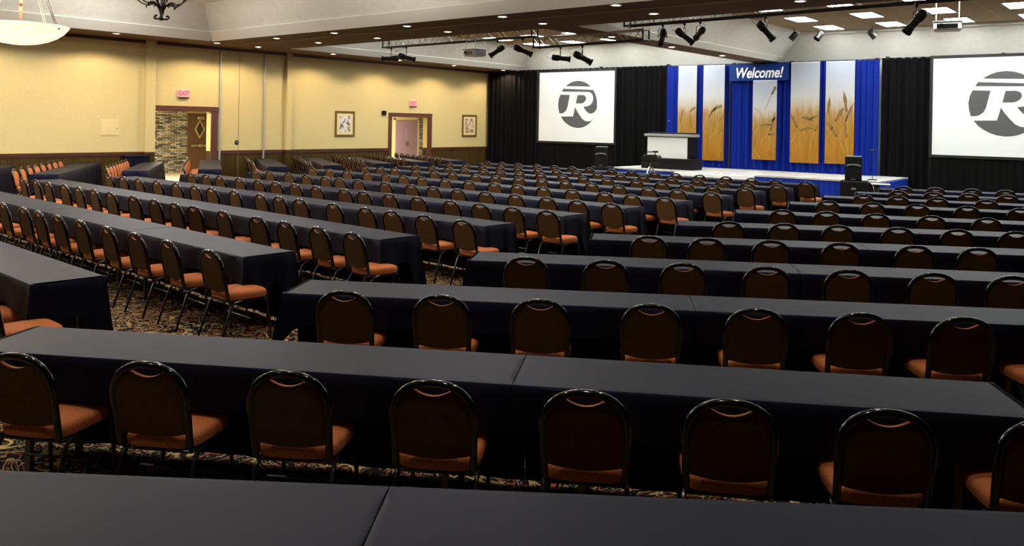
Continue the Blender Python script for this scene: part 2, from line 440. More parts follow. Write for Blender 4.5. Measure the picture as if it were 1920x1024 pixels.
# ------------------------------------------------------------------ things on the yellow wall
def text_obj(name, txt, size, m, parent, loc, rot, shear=0., bold=.0, ext=.004, sx=1.):
    c = bpy.data.curves.new(name, 'FONT'); c.body = txt; c.size = size; c.shear = shear; c.offset = bold; c.extrude = ext
    c.align_x = 'CENTER'; c.align_y = 'CENTER'; c.materials.append(m)
    tmp = link('lettering_source', c); dg = bpy.context.evaluated_depsgraph_get()
    me = bpy.data.meshes.new_from_object(tmp.evaluated_get(dg)); bpy.data.objects.remove(tmp); bpy.data.curves.remove(c)
    if not me.materials: me.materials.append(m)
    o = link(name, me, parent, loc, rot); o.scale = (sx, 1, 1); return o
FACE_W = (PI / 2, 0, PI / 2)                    # reading direction for things on the yellow wall (normal +x)
for y, z, lab in ((13.67, 2.80, 'lit red EXIT sign above the doorway with the stone wall'), (23.48, 2.79, 'lit red EXIT sign above the doorway with mauve doors')):
    e = thing('exit_sign', lab, 'exit sign', (XW, y, z), 0, 'exit signs on the yellow wall')
    MB().box((0, -.19, -.115), (.06, .19, .115), 0, .008).build('sign_box', M['exit_box'], e)
    text_obj('exit_letters', 'EXIT', .21, M['exit_red'], e, (.063, .0, -.005), FACE_W, 0, .007, .002, .82)
    MB().box((0, -.17, -.145), (.08, .17, -.112), 0, .005).build('sign_foot', M['rail'], e)
a = thing('access_panel', 'cream square access panel set flush in the yellow wall', 'panel', (XW, 11.42, 1.725))
MB().box((0, -.265, -.235), (.012, .265, .235), 0, .004).build('frame', M['access'], a)
MB().box((.008, -.235, -.205), (.018, .235, .205), 0, .003).build('door', M['access'], a)
MB().box((.016, .19, -.03), (.026, .215, .0)).build('latch', M['chrome'], a)
k_ = thing('partition_lock', 'small round dark lock plate on the plain partition panel', 'lock', (XW, 15.57, 1.27))
MB().lathe([(0, 0), (.075, 0), (.075, .012), (.06, .018), (0, .018)], 24, 0, Matrix.Rotation(PI / 2, 4, 'Y')).build('plate', M['black_metal'], k_)
MB().lathe([(0, .015), (.03, .015), (.03, .025), (0, .025)], 16, 0, Matrix.Rotation(PI / 2, 4, 'Y')).build('key_slot', M['chrome'], k_)
sp = thing('wall_speaker_box', 'small black box on the wall beside the mauve-door casing', 'wall box', (XW, 21.94, 2.375))
MB().box((0, -.10, -.08), (.07, .10, .08), 0, .008).build('housing', M['black_plastic'], sp)
MB().box((.068, -.075, -.055), (.075, .075, .055)).build('grille', M['grille'], sp)
for y0, y1, z0, z1, pm, lab in ((19.59, 20.50, 1.46, 2.40, 'pic_a', 'gold-framed grey abstract print hung between the pilaster and the mauve doors'), (26.41, 27.33, 1.45, 2.39, 'pic_b', 'gold-framed warm brown print hung beside the black stage drape')):
    p = thing('framed_picture', lab, 'picture', (XW, (y0 + y1) / 2, (z0 + z1) / 2), 0, 'framed prints on the yellow wall')
    hw, hh = (y1 - y0) / 2, (z1 - z0) / 2; f = MB(); q = .075
    for a0, a1, b0, b1 in ((-hw, hw, hh - q, hh), (-hw, hw, -hh, -hh + q), (-hw, -hw + q, -hh + q, hh - q), (hw - q, hw, -hh + q, hh - q)):
        f.box((0, a0, b0), (.04, a1, b1), 0, .008)
    f.build('frame', M['gold_frame'], p)
    MB().box((0, -hw + q, -hh + q), (.015, hw - q, hh - q)).build('mat_board', M['mat_board'], p)
    MB().box((.01, -hw + .2, -hh + .17), (.019, hw - .2, hh - .17)).build('print', M[pm], p)
# ------------------------------------------------------------------ recessed downlights and light panels
dl = thing('downlight', 'x', 'ceiling light', (0, 0, H), 0, 'recessed downlights')
MB().lathe([(.075, -.002), (.105, -.014), (.115, -.006), (.115, 0), (.075, 0)], 24).build('trim_ring', M['lamp_frame'], dl, True)
MB().lathe([(0, -.012), (.05, -.011), (.077, -.003)], 24).build('lens', M['bulb_glow'], dl, True)
XS = (-20.05, -17.43, -14.6, -11.5, -8.54, -5.5)
YA = (14.05, 13.98, 13.88, 13.71, 13.52, 13.42); YC = (15.50, 15.46, 15.28, 15.14, 14.95, 14.81)
spots = [(x, YA[i], 'in the wide brown beam, row towards the bowl lamp, %s from yellow wall' % ORD[i]) for i, x in enumerate(XS)]
spots += [(x, YC[i], 'in the wide brown beam, row towards the stage, %s from yellow wall' % ORD[i]) for i, x in enumerate(XS)]
YS = (7.6, 10.95, 14.0, 15.45, 18.42, 21.5, 24.47, 27.55)
spots += [(-23.0, y, 'in the narrow soffit along the yellow wall, %s from the stage end' % ORD[7 - i]) for i, y in enumerate(YS)]
spots += [(-11.68, y, 'in the narrow brown beam over the stage side, %s from the stage' % ORD[2 - i]) for i, y in enumerate((18.3, 21.5, 24.8))]
for i, (x, y, lab) in enumerate(spots):
    lab = 'round downlight ' + lab
    if i == 0: dl.location = (x, y, H); dl['label'] = lab
    else: dup(dl, (x, y, H), 0, lab)
    ld = bpy.data.lights.new('downlight_beam', 'SPOT'); ld.energy = 190 if x < -22 else 90; ld.color = (1, .74, .45) if x < -22 else (1, .86, .68)
    ld.spot_size = R(150 if x < -22 else 95); ld.spot_blend = .35 if x < -22 else .6; ld.shadow_soft_size = .05
    lo = link('downlight_beam', ld, None, (x, y, H - .03))
pn = thing('ceiling_light_panel', 'x', 'ceiling light', (0, 0, CZ), 0, 'rectangular light panels in the stage ceiling bays')
f = MB()
for a0, a1, b0, b1 in ((-.32, .32, .58, .62), (-.32, .32, -.62, -.58), (-.32, -.29, -.58, .58), (.29, .32, -.58, .58)): f.box((a0, b0, -.025), (a1, b1, 0))
f.build('frame', M['lamp_frame'], pn)
MB().box((-.29, -.58, -.018), (.29, .58, -.004)).build('diffuser', M['panel_glow'], pn)
first = True
for bay, xs in (('over the big-screen side', (-8.95, -7.12, -5.29, -3.46, -1.63, .2)), ('next to the yellow wall', (-20.5, -18.67, -16.84, -15.01, -13.5))):
    for j, y in enumerate((26.6, 24.2, 21.5, 18.8)):
        for i, x in enumerate(xs):
            lab = 'white light panel, ceiling bay %s, %s row from the stage, %s column' % (bay, ORD[j], ORD[i])
            if first: pn.location = (x, y, CZ); pn['label'] = lab; first = False
            else: dup(pn, (x, y, CZ), 0, lab)
def area(loc, size, e, col=(1, .95, .88), rot=(0, 0, 0), shape='DISK'):
    l = bpy.data.lights.new('unseen_fill', 'AREA'); l.shape = shape; l.size = size; l.energy = e; l.color = col
    return link('unseen_fill', l, None, loc, rot)
def uplight(loc, e):
    l = bpy.data.lights.new('unseen_uplight', 'SPOT'); l.energy = e; l.color = (1, .93, .82)
    l.spot_size = R(165); l.spot_blend = .35; l.shadow_soft_size = .3
    return link('unseen_uplight', l, None, loc, (PI, 0, 0))
for x, y, e in ((-18.6, 5.0, 330), (-18.6, 9.2, 300), (-13.05, 10.0, 280), (-6.6, 4.8, 220), (-6.6, 10.0, 280), (-13.05, -1.0, 200)):  # added unseen uplights that brighten the plaster bay sides, no bowls built
    uplight((x, y, 3.62), e)
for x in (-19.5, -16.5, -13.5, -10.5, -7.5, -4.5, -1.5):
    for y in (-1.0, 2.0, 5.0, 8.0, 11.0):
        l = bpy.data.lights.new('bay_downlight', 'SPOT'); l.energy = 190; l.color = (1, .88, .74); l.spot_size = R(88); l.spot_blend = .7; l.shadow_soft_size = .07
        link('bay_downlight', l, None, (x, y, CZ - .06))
for x, y, e in ((-19.8, -1.5, 220), (-19.8, 4.5, 330), (-19.8, 10.0, 330), (-14.5, 9.5, 260), (-14.5, 4.0, 230), (-8.5, 9.5, 120)):  # added unseen area fills for the yellow wall and seating, no fittings
    area((x, y, CZ - .06), 1.4, e)
for x, y in ((-26.2, 13.6), (-26.4, 24.4)):  # unseen lights added inside the two vestibules
    area((x, y, 2.7), .8, 200, (1, .9, .76))

# ------------------------------------------------------------------ alabaster pendant bowl and iron chandelier
pb = thing('pendant_bowl_light', 'large glowing alabaster bowl pendant on metal rods near the yellow wall', 'pendant light', (-13.05, 4.84, 3.05))
prof = [(0, 0), (.12, .004), (.24, .022), (.36, .058), (.47, .112), (.56, .18), (.615, .25), (.63, .275), (.60, .285), (.585, .265), (.53, .19), (.44, .12), (.32, .065), (.16, .028), (0, .02)]
MB().lathe(prof, 48).build('bowl', M['alabaster'], pb, True)
rim = MB()
for kx in range(4):
    a = kx * PI / 2 + .55
    c_, s2 = math.cos(a), math.sin(a)
    for off in (-.016, .016):
        ox, oy = -s2 * off, c_ * off
        MBr = rim.tube([(.57 * c_ + ox, .57 * s2 + oy, .24), (.10 * c_ + ox, .10 * s2 + oy, 1.35)], .009, 8)
rim.build('suspension_rods', M['chrome'], pb, True)
cl = MB()
for kx in range(4):
    a = kx * PI / 2 + .55
    p = Vector((.585 * math.cos(a), .585 * math.sin(a), .25)); cl.box(p - Vector((.02, .02, .03)), p + Vector((.02, .02, .03)), 0, .005)
cl.build('rod_clips', M['iron'], pb)
MB().tube([(0, 0, .05), (0, 0, 1.35)], .022, 10).build('centre_stem', M['copper'], pb, True)
MB().lathe([(0, 1.33), (.13, 1.34), (.13, 1.37), (.03, 1.40), (.016, 1.42), (.016, 2.18), (.09, 2.18), (.09, 2.2), (0, 2.2)], 20).build('ceiling_stem', M['chrome'], pb, True)
pl = bpy.data.lights.new('pendant_bulb', 'POINT'); pl.energy = 110; pl.color = (1, .85, .65); pl.shadow_soft_size = .15
link('pendant_bulb', pl, None, (-13.05, 4.84, 3.62))
ch = thing('iron_chandelier', 'dark wrought iron chandelier with scrolled arms hanging over the room', 'chandelier', (-13.4, 7.13, 3.66))
def spiral(c, r0, r1, a0, a1, n=14):
    return [(c[0] + (r0 + (r1 - r0) * i / n) * math.cos(a0 + (a1 - a0) * i / n), c[1] + (r0 + (r1 - r0) * i / n) * math.sin(a0 + (a1 - a0) * i / n)) for i in range(n + 1)]
st = MB(); st.tube([(0, 0, .04), (0, 0, .20)], .03, 10); st.lathe([(0, .0), (.035, .01), (.05, .035), (.03, .07), (0, .09)], 16); st.tube([(0, 0, .2), (0, 0, 1.58)], .014, 8)
st.build('stem', M['iron'], ch, True)
def arm(a):
    b = MB()
    def P(pts, r): b.tube([(x * math.cos(a), x * math.sin(a), z) for x, z in pts], r, 6)
    P([(0.02, .05), (.05, .03), (.09, .025)] + spiral((.10, .062), .035, .014, -PI / 2, PI * .9), .011)          # foot curl
    P([(.015, .10), (.035, .18), (.07, .24), (.12, .285), (.17, .30), (.21, .29), (.245, .265), (.262, .24), (.25, .222), (.235, .23)], .014)   # leaf scroll
    P([(.012, .12), (.03, .22), (.055, .28), (.09, .33), (.10, .40), (.07, .46), (.03, .50), (.01, .54)], .011)
    P([(.06, .25), (.14, .275), (.24, .265), (.33, .285), (.40, .34), (.45, .42), (.47, .52), (.45, .60), (.40, .62), (.37, .58), (.39, .55)], .012)  # big sweeping arm
    P([(.11, .285), (.12, .25), (.135, .225)], [.014, .012, .006])
    return b
for i in range(6): arm(i * PI / 3 + .67).build('scroll_arm', M['iron'], ch, True)
MB().lathe([(.30, .66), (.33, .66), (.33, .69), (.30, .69), (.30, .66)], 40).build('ring', M['iron'], ch, True)
# ------------------------------------------------------------------ stage, drapes, screens
def pleats(name, x0, x1, y, z0, z1, m, parent=None, amp=.05, wl=.24, seed=1, flare=1.3, smooth=True, tag_=None):
    rr = random.Random(seed); n = max(12, int((x1 - x0) / wl * 8)); b = MB(); rows = (z0, z0 + (z1 - z0) * .15, z0 + (z1 - z0) * .6, z1)
    ph = [rr.uniform(0, 6.28) for _ in range(4)]
    def off(x, k):
        q = math.sin(x / wl * 2 * PI + ph[0] + .9 * math.sin(x * 2.1 + ph[1])) + .4 * math.sin(x / wl * 3.7 + ph[2])
        return amp * q * (flare, 1.1, .9, .7)[k]
    th = .012
    ringsf = [[(x0 + (x1 - x0) * i / n, y + off(x0 + (x1 - x0) * i / n, k), z) for i in range(n + 1)] for k, z in enumerate(rows)]
    ringsb = [[(p[0], p[1] + th, p[2]) for p in r] for r in ringsf]
    b.loft([ringsf[0], ringsf[1], ringsf[2], ringsf[3], ringsb[3], ringsb[2], ringsb[1], ringsb[0], ringsf[0]], 0, False, False)
    return b.build(name, m, parent, smooth)
def drape(name, x0, x1, y, z0, z1, m, label, upright, seed, amp=.05, wl=.24, poles=True):
    o = thing(name, label, 'drape', ((x0 + x1) / 2, y, 0), 0, 'stage drapes'); hw = (x1 - x0) / 2
    pleats('curtain', -hw, hw, 0, z0, z1, m, o, amp, wl, seed)
    if poles:
        MB().tube([(-hw, .03, z1 - .03), (hw, .03, z1 - .03)], .025, 8).build('crossbar', M['black_metal'], o, True)
        for ux in upright:
            MB().tube([(ux - (x0 + x1) / 2, .13, z0), (ux - (x0 + x1) / 2, .13, z1 + .02)], .028, 8).box((ux - (x0 + x1) / 2 - .05, .07, z1 - .06), (ux - (x0 + x1) / 2 + .05, .17, z1 + .05)).build('upright', M['black_metal'], o)
    return o
drape('black_drape', -24.15, -21.45, 27.95, .02, 4.33, M['black_drape'], 'black pleated drape in the corner beside the yellow wall', (-24.0,), 3)
drape('black_drape', -21.45, -18.35, 28.0, .02, 4.33, M['black_drape'], 'black pleated drape behind the smaller-looking screen by the yellow wall', (-18.4,), 4)
drape('black_drape', -18.35, -15.30, 27.95, .02, 4.33, M['black_drape'], 'black pleated drape between the far screen and the blue backdrop', (-15.38,), 5)
drape('black_drape', -7.72, -6.30, 27.95, .02, 4.33, M['black_drape'], 'black pleated drape between the blue backdrop and the cropped big screen', (-7.6,), 6)
drape('black_drape', -6.30, -4.40, 28.0, .02, 4.33, M['black_drape'], 'black pleated drape behind the middle of the cropped big screen', (-4.41,), 7)
drape('black_drape', -4.40, 2.0, 28.0, .02, 4.33, M['black_drape'], 'wide black pleated drape behind the cropped outer half of the big screen', (-.5,), 8)
SZ = .60
drape('blue_drape', -15.25, -12.75, 27.72, SZ + .01, 4.28, M['blue_drape'], 'blue pleated drape behind the pair of wheat banners beside the lectern', (-15.2,), 11, .035, .20)
drape('blue_drape', -12.75, -10.58, 27.80, SZ + .01, 4.28, M['blue_drape'], 'blue pleated centre drape under the Welcome header', (-12.7, -10.62), 12, .05, .26)
drape('blue_drape', -10.58, -7.74, 27.72, SZ + .01, 4.28, M['blue_drape'], 'blue pleated drape behind the pair of wheat banners by the stage loudspeaker', (-7.85,), 13, .035, .20)
hd = thing('welcome_header', 'flat blue header cloth reading Welcome! in white italic letters', 'banner', (-11.66, 27.60, 3.96))
MB().box((-1.06, 0, -.29), (1.06, .025, .29), 0, .008).build('cloth_band', M['blue_band'], hd)
text_obj('letters', 'Welcome!', .50, M['white_letter'], hd, (0, -.012, -.03), (PI / 2, 0, 0), .24, .011, .006, .80)
# wheat photo banners
def ears(pm_, w, h, specs):
    be, bs = MB(), MB()
    for (x, z, ln, ang, curl, wd) in specs:
        pts = []; a = ang; px, pz = x, z; n = 16; st_ = ln / n
        for i in range(n + 1):
            pts.append((px, pz, a)); px += math.cos(a) * st_; pz += math.sin(a) * st_; a += curl / n
        def ribbon(b, sub, wf):
            l, r = [], []
            for i, (qx, qz, qa) in enumerate(sub):
                t_ = i / (len(sub) - 1); ww = wf(t_)
                l.append((qx - math.sin(qa) * ww, qz + math.cos(qa) * ww)); r.append((qx + math.sin(qa) * ww, qz - math.cos(qa) * ww))
            ok = [j for j in range(len(sub)) if abs(sub[j][0]) < w - .01 and abs(sub[j][1]) < h - .01]
            cl_ = lambda q_: (max(-w, min(w, q_[0])), max(-h, min(h, q_[1])))
            l = [cl_(q_) for q_ in l]; r = [cl_(q_) for q_ in r]
            for j in range(len(sub) - 1):
                if j in ok and j + 1 in ok:
                    b.add([(l[j][0], -.004, l[j][1]), (r[j][0], -.004, r[j][1]), (r[j + 1][0], -.004, r[j + 1][1]), (l[j + 1][0], -.004, l[j + 1][1])], [(0, 1, 2, 3)])
        wd *= 1.7
        ribbon(bs, pts[:10], lambda t_: .012)
        ribbon(be, pts[8:], lambda t_: wd * (math.sin(PI * min(max(t_ * .93 + .05, 0), 1)) ** .6) * (.8 + .2 * math.cos(t_ * 40)))
    pm_.add(bs.v, bs.f, 1); pm_.add(be.v, be.f, 2)
def banner(x0, x1, z0, z1, y, label, off, specs):
    w, h = (x1 - x0) / 2, (z1 - z0) / 2
    bn = thing('wheat_banner', label, 'banner', ((x0 + x1) / 2, y, (z0 + z1) / 2), 0, 'wheat field photo banners')
    pm_ = MB().box((-w, 0, -h), (w, .02, h))
    for hx in (-w * .7, w * .7): MB().tube([(hx, .02, h - .01), (hx, .17, h + .02)], .008, 6).build('hanger', M['black_metal'], bn, True)
    ears(pm_, w, h, specs)
    pm_.build('print_panel', [wheat_mat('wheat_print', off), M['wheat_ink2'], M['wheat_ink']], bn)
    MB().box((-w, -.003, h - .02), (w, .03, h + .012)).build('top_bar', M['lamp_frame'], bn)
rr = random.Random(21)
def filler(w, n, top):
    return [(rr.uniform(-w, w), rr.uniform(-1.6, -.5), rr.uniform(.8, 1.4), PI / 2 + rr.uniform(-.35, .35), rr.uniform(-2.0, 2.0), rr.uniform(.024, .04)) for _ in range(2 * n)]
Q = PI / 2
banner(-14.68, -13.94, .80, 4.25, 27.56, 'tall wheat photo banner partly behind the lectern, outermost of the first pair', 1.3, [(-.10, -.65, 1.5, Q + .08, -1.7, .040), (-.30, -1.0, 1.2, Q, -.3, .022), (.2, -1.2, 1.2, Q - .1, .4, .022)])
banner(-13.68, -12.87, .87, 4.24, 27.56, 'tall wheat photo banner between the lectern and the Welcome header', 4.7, [(-.38, -.60, 1.55, 1.40, -1.5, .040), (.1, -.9, 1.25, Q + .1, -1.4, .025), (-.28, -.75, 1.2, Q, -.9, .025), (-.1, -.9, .9, 1.2, -2.1, .025), (.18, -1.55, .7, 1.1, -.2, .022)])
banner(-11.82, -10.98, .97, 3.67, 27.56, 'shorter wheat photo banner hanging below the Welcome header', 8.1, [(.05, -.10, 1.4, 1.95, 1.5, .040), (.02, .35, 1.15, 1.2, -.2, .045), (.15, -.6, 1.25, Q + .15, -1.8, .036), (.2, -1.0, 1.3, Q, -.3, .028), (-.36, -.6, .9, Q - .1, -1.9, .028), (-.12, -1.3, .8, 2.2, .2, .028), (-.1, -.8, .8, 1.3, -1.9, .025)])
banner(-10.50, -9.55, .92, 4.25, 27.56, 'tall wheat photo banner directly after the Welcome header, towards the loudspeaker', 12.9, [(.10, -.45, 1.5, Q + .1, -2.5, .040), (-.46, -.25, .8, .45, -1.0, .032), (.0, -.7, 1.2, Q + .1, -2.4, .030), (-.42, -1.0, 1.0, 1.3, -1.6, .025), (.22, -1.2, 1.2, Q, -.9, .022), (-.15, -1.1, 1.2, Q, .7, .022)])
banner(-9.35, -8.44, .94, 4.24, 27.56, 'tall wheat photo banner standing behind the stage loudspeaker', 17.2, [(.28, -.65, 1.35, Q + .05, .15, .036), (-.37, -.6, 1.1, Q, -.1, .030), (-.34, -.8, 1.1, 1.25, -.3, .038), (-.02, -.9, 1.3, 1.3, -.2, .028), (.18, -1.3, 1.15, 1.95, .3, .034), (.25, -1.3, 1.0, Q, .2, .025)])
# stage
stg = thing('stage_platform', 'low grey-topped stage platform with blue cloth skirt', 'stage', (-11.8, 26.4, 0))
MB().box((-4.0, -1.5, SZ - .06), (4.9, 1.55, SZ), 0, .008).build('deck', M['stage_top'], stg)
MB().box((-3.95, -1.42, .0), (4.85, 1.5, SZ - .06)).build('underframe', M['black_metal'], stg)
pleats('skirt', -4.0, 4.05, -1.47, .01, SZ - .012, M['blue_skirt'], stg, .012, .16, 31, 1.3)
sk = pleats('skirt', -1.5, 1.45, 0, .01, SZ - .012, M['blue_skirt'], stg, .012, .16, 32, 1.3); sk.rotation_euler = (0, 0, PI / 2); sk.location = (4.9, 0, 0)
for i, (x0, x1) in enumerate(((-13.22, -11.92), (-11.84, -10.58))):
    s = thing('white_step_unit', ('white step block at the stage front, beneath the lectern end', 'white step block at the stage front, towards the stage loudspeaker')[i], 'step', ((x0 + x1) / 2, 24.62, 0), 0, 'white steps at the stage front')
    hw = (x1 - x0) / 2
    MB().box((-hw, .0, .0), (hw, .28, .56), 0, .01).build('upper_step', M['white_step'], s)
    MB().box((-hw, -.30, .0), (hw, .0, .28), 0, .01).build('lower_step', M['white_step'], s)
# screens
LG = [
 [(290, 206), (310, 188), (370, 152), (440, 126), (527, 115), (610, 124), (690, 150), (745, 183), (790, 221)],
 [(205, 302), (235, 250), (840, 278), (880, 340), (910, 420), (922, 500), (922, 580), (905, 630), (870, 665), (810, 690), (760, 682), (715, 650), (680, 610), (655, 570), (720, 563), (780, 545), (825, 500), (845, 440), (840, 385), (815, 343), (780, 321), (735, 311)],
 [(178, 355), (370, 362), (350, 460), (325, 580), (300, 635), (255, 675), (205, 688), (160, 688), (140, 600), (132, 520), (145, 430)],
 [(530, 366), (645, 366), (685, 385), (703, 425), (690, 465), (650, 500), (612, 512), (500, 512)],
 [(192, 745), (445, 740), (465, 660), (485, 575), (520, 640), (580, 720), (635, 785), (690, 815), (760, 825), (810, 812), (857, 770), (800, 838), (740, 885), (670, 920), (600, 937), (527, 941), (440, 927), (370, 900), (300, 858), (245, 812)]]
def screen(x0, x1, z0, z1, y, lx, lz, lr, label):
    s = thing('projection_screen', label, 'screen', ((x0 + x1) / 2, y, 0), 0, 'projection screens with the round R logo'); hw = (x1 - x0) / 2
    MB().box((-hw, -.004, z0), (hw, .012, z1)).build('fabric', M['screen'], s)
    f = MB(); q = .09
    for a0, a1, b0, b1 in ((-hw - q, hw + q, z1, z1 + q), (-hw - q, hw + q, z0 - q, z0), (-hw - q, -hw, z0, z1), (hw, hw + q, z0, z1)): f.box((a0, -.02, b0), (a1, .03, b1), 0, .008)
    f.build('frame', M['black_metal'], s)
    for sx in (-1, 1): MB().tube([(sx * (hw + .05), .05, 0), (sx * (hw + .05), .05, z0)], .025, 8).box((sx * (hw + .05) - .04, -.30, 0), (sx * (hw + .05) + .04, .07, .04)).build('stand_leg', M['black_metal'], s)
    pleats('valance', -hw - .05, hw + .05, .02, .05, z0 - .05, M['black_drape'], s, .02, .2, 41)
    lg = MB()
    for poly in LG:
        pts = [((px - 527) / 395 * lr + lx - (x0 + x1) / 2, -(pz - 528) / 413 * lr + lz) for px, pz in poly]
        a = sum(pts[i][0] * pts[(i + 1) % len(pts)][1] - pts[(i + 1) % len(pts)][0] * pts[i][1] for i in range(len(pts)))
        if a > 0: pts = pts
        lg.prism(pts, -.008, -.004)
    lg.build('round_logo', M['logo'], s)
screen(-21.26, -17.58, 1.36, 4.19, 27.84, -19.33, 2.87, .95, 'white projection screen with round grey R logo, beside the yellow wall')
screen(-6.22, -2.44, 1.34, 4.25, 27.84, -4.30, 2.88, .95, 'white projection screen with round grey R logo, cropped at the picture edge')
# lectern
lc = thing('lectern', 'wide white-fronted lectern with black sides on a black riser', 'lectern', (-13.85, 25.50, SZ))
MB().box((-.95, -.28, 0), (.98, .45, .37), 0, .012).build('riser', M['black_plastic'], lc)
MB().box((-.80, -.16, .37), (.80, .40, 1.10), 0, .01).build('body', M['black_plastic'], lc)
MB().box((-.77, -.185, .37), (.74, -.16, 1.08), 0, .006).build('front_panel', M['lectern_white'], lc)
MB().box((-.88, -.24, 1.10), (.88, .44, 1.19), 0, .015).build('top', M['lectern_top'], lc)
MB().box((-.82, -.10, 1.19), (.82, .40, 1.24), 0, .012).build('reading_board', M['black_plastic'], lc)
mc = MB().tube([(-.25, .1, 1.22), (-.22, .08, 1.40), (-.14, .05, 1.53), (-.08, .03, 1.62)], .008, 6).build('microphone_stem', M['black_metal'], lc, True)
MB().tube([(-.09, .033, 1.61), (-.06, .02, 1.66)], .02, 8).build('microphone_head', M['projector_grey'], mc, True)
# loudspeakers on black boxes
def loudspeaker(x, y, z, rz, label, lab2):
    b = thing('subwoofer_box', lab2, 'speaker', (x, y, 0), rz, 'black speaker boxes beside the stage')
    MB().box((-.36, -.30, 0), (.36, .30, z), 0, .02).build('cabinet', M['black_plastic'], b)
    MB().box((-.31, -.315, .05), (.31, -.30, z - .05), 0, .006).build('grille', M['grille'], b)
    MB().box((-.06, -.322, z * .62), (.06, -.314, z * .62 + .05)).build('badge', M['projector_grey'], b)
    o = thing('loudspeaker', label, 'speaker', (x - .02, y, z), rz, 'stage loudspeakers')
    pr = [(-.22, -.20), (.22, -.20), (.16, .20), (-.16, .20)]
    MB().loft([[(px * k, py * k, zz) for px, py in pr] for zz, k in ((0, .94), (.02, 1), (.65, 1), (.68, .95))]).build('cabinet', M['black_plastic'], o)
    rot = Matrix.Translation((0, -.20, .24)) @ Matrix.Rotation(PI / 2, 4, 'X')
    MB().lathe([(.17, 0), (.19, .012), (.16, .012), (.15, 0), (.06, -.02), (0, -.01)], 32, 0, rot).build('woofer', M['grille'], o, True)
    h = MB(); h.prism([(-.19, .44), (-.12, .47), (0, .48), (.12, .47), (.19, .44), (.19, .40), (.12, .43), (0, .44), (-.12, .43), (-.19, .40)], -.215, -.198)
    h.build('horn_lip', M['projector_grey'], o)
    MB().box((-.10, -.208, .50), (.10, -.198, .62), 0, .01).build('horn', M['grille'], o)
    MB().box((-.05, -.209, .035), (.05, -.199, .06)).build('badge', M['projector_grey'], o)
    MB().box((-.20, -.19, .675), (.20, .17, .69), 0, .005).build('top_cap', M['projector_grey'], o)
loudspeaker(-7.42, 24.35, .62, R(14), 'black loudspeaker on the box at the stage corner near the wheat banners', 'black subwoofer box under the loudspeaker near the wheat banners')
loudspeaker(-15.95, 24.55, .62, R(22), 'black loudspeaker beneath the far projection screen', 'black subwoofer box under the loudspeaker beneath the far screen')
ms = thing('microphone_stand', 'thin dark microphone stand behind the stage loudspeaker', 'stand', (-7.25, 25.45, SZ))
MB().tube([(0, 0, .02), (0, 0, .72), (-.04, -.05, .86)], .010, 6).build('pole', M['black_metal'], ms, True)
MB().lathe([(0, 0), (.13, 0), (.13, .02), (.02, .03), (0, .03)], 20).build('base', M['black_metal'], ms)
MB().tube([(-.09, -.05, .86), (.05, -.05, .88)], .018, 8).build('microphone', M['black_metal'], ms, True)
pt = thing('small_stand_table', 'small pale-topped folding stand beside the subwoofer at the stage corner', 'table', (-6.72, 24.35, 0), R(20))
MB().box((-.24, -.16, .55), (.24, .16, .575), 0, .006).build('top', M['white_step'], pt)
for sx in (-1, 1):
    MB().tube([(sx * .2, -.14, .55), (sx * .05, .14, 0)], .012, 6).tube([(sx * .2, .14, .55), (sx * .05, -.14, 0)], .012, 6).build('leg', M['chrome'], pt, True)
# video camera on tripod
vc = thing('tripod', 'pale metal video tripod standing on the carpet before the stage', 'tripod', (-13.75, 24.0, 0))
for i in range(3):
    a = i * 2 * PI / 3 + .5
    MB().tube([(.05 * math.cos(a), .05 * math.sin(a), .72), (.27 * math.cos(a), .27 * math.sin(a), .36), (.42 * math.cos(a), .42 * math.sin(a), 0)], [.022, .02, .014], 6).build('leg', M['chrome'], vc, True)
MB().tube([(0, 0, .40), (0, 0, .86)], .024, 8).build('column', M['chrome'], vc, True)
MB().box((-.06, -.06, .84), (.06, .06, .92), 0, .01).tube([(0, .05, .88), (.10, .40, .80)], .012, 6).build('fluid_head', M['black_metal'], vc)
vd = thing('video_camera', 'black video camera with handle mounted on the tripod', 'camera', (-13.75, 24.0, .92), R(-25))
MB().box((-.09, -.22, 0), (.09, .22, .20), 0, .02).build('body', M['black_plastic'], vd)
MB().lathe([(0, 0), (.075, 0), (.085, .12), (.09, .16), (0, .16)], 20, 0, Matrix.Translation((0, .22, .10)) @ Matrix.Rotation(-PI / 2, 4, 'X')).build('lens', M['black_metal'], vd, True)
MB().tube([(0, -.16, .20), (0, -.14, .29), (0, .18, .29), (0, .20, .20)], .02, 8).build('handle', M['black_plastic'], vd, True)
MB().box((.06, .05, .27), (.24, .15, .33), 0, .01).build('viewfinder', M['black_plastic'], vd)
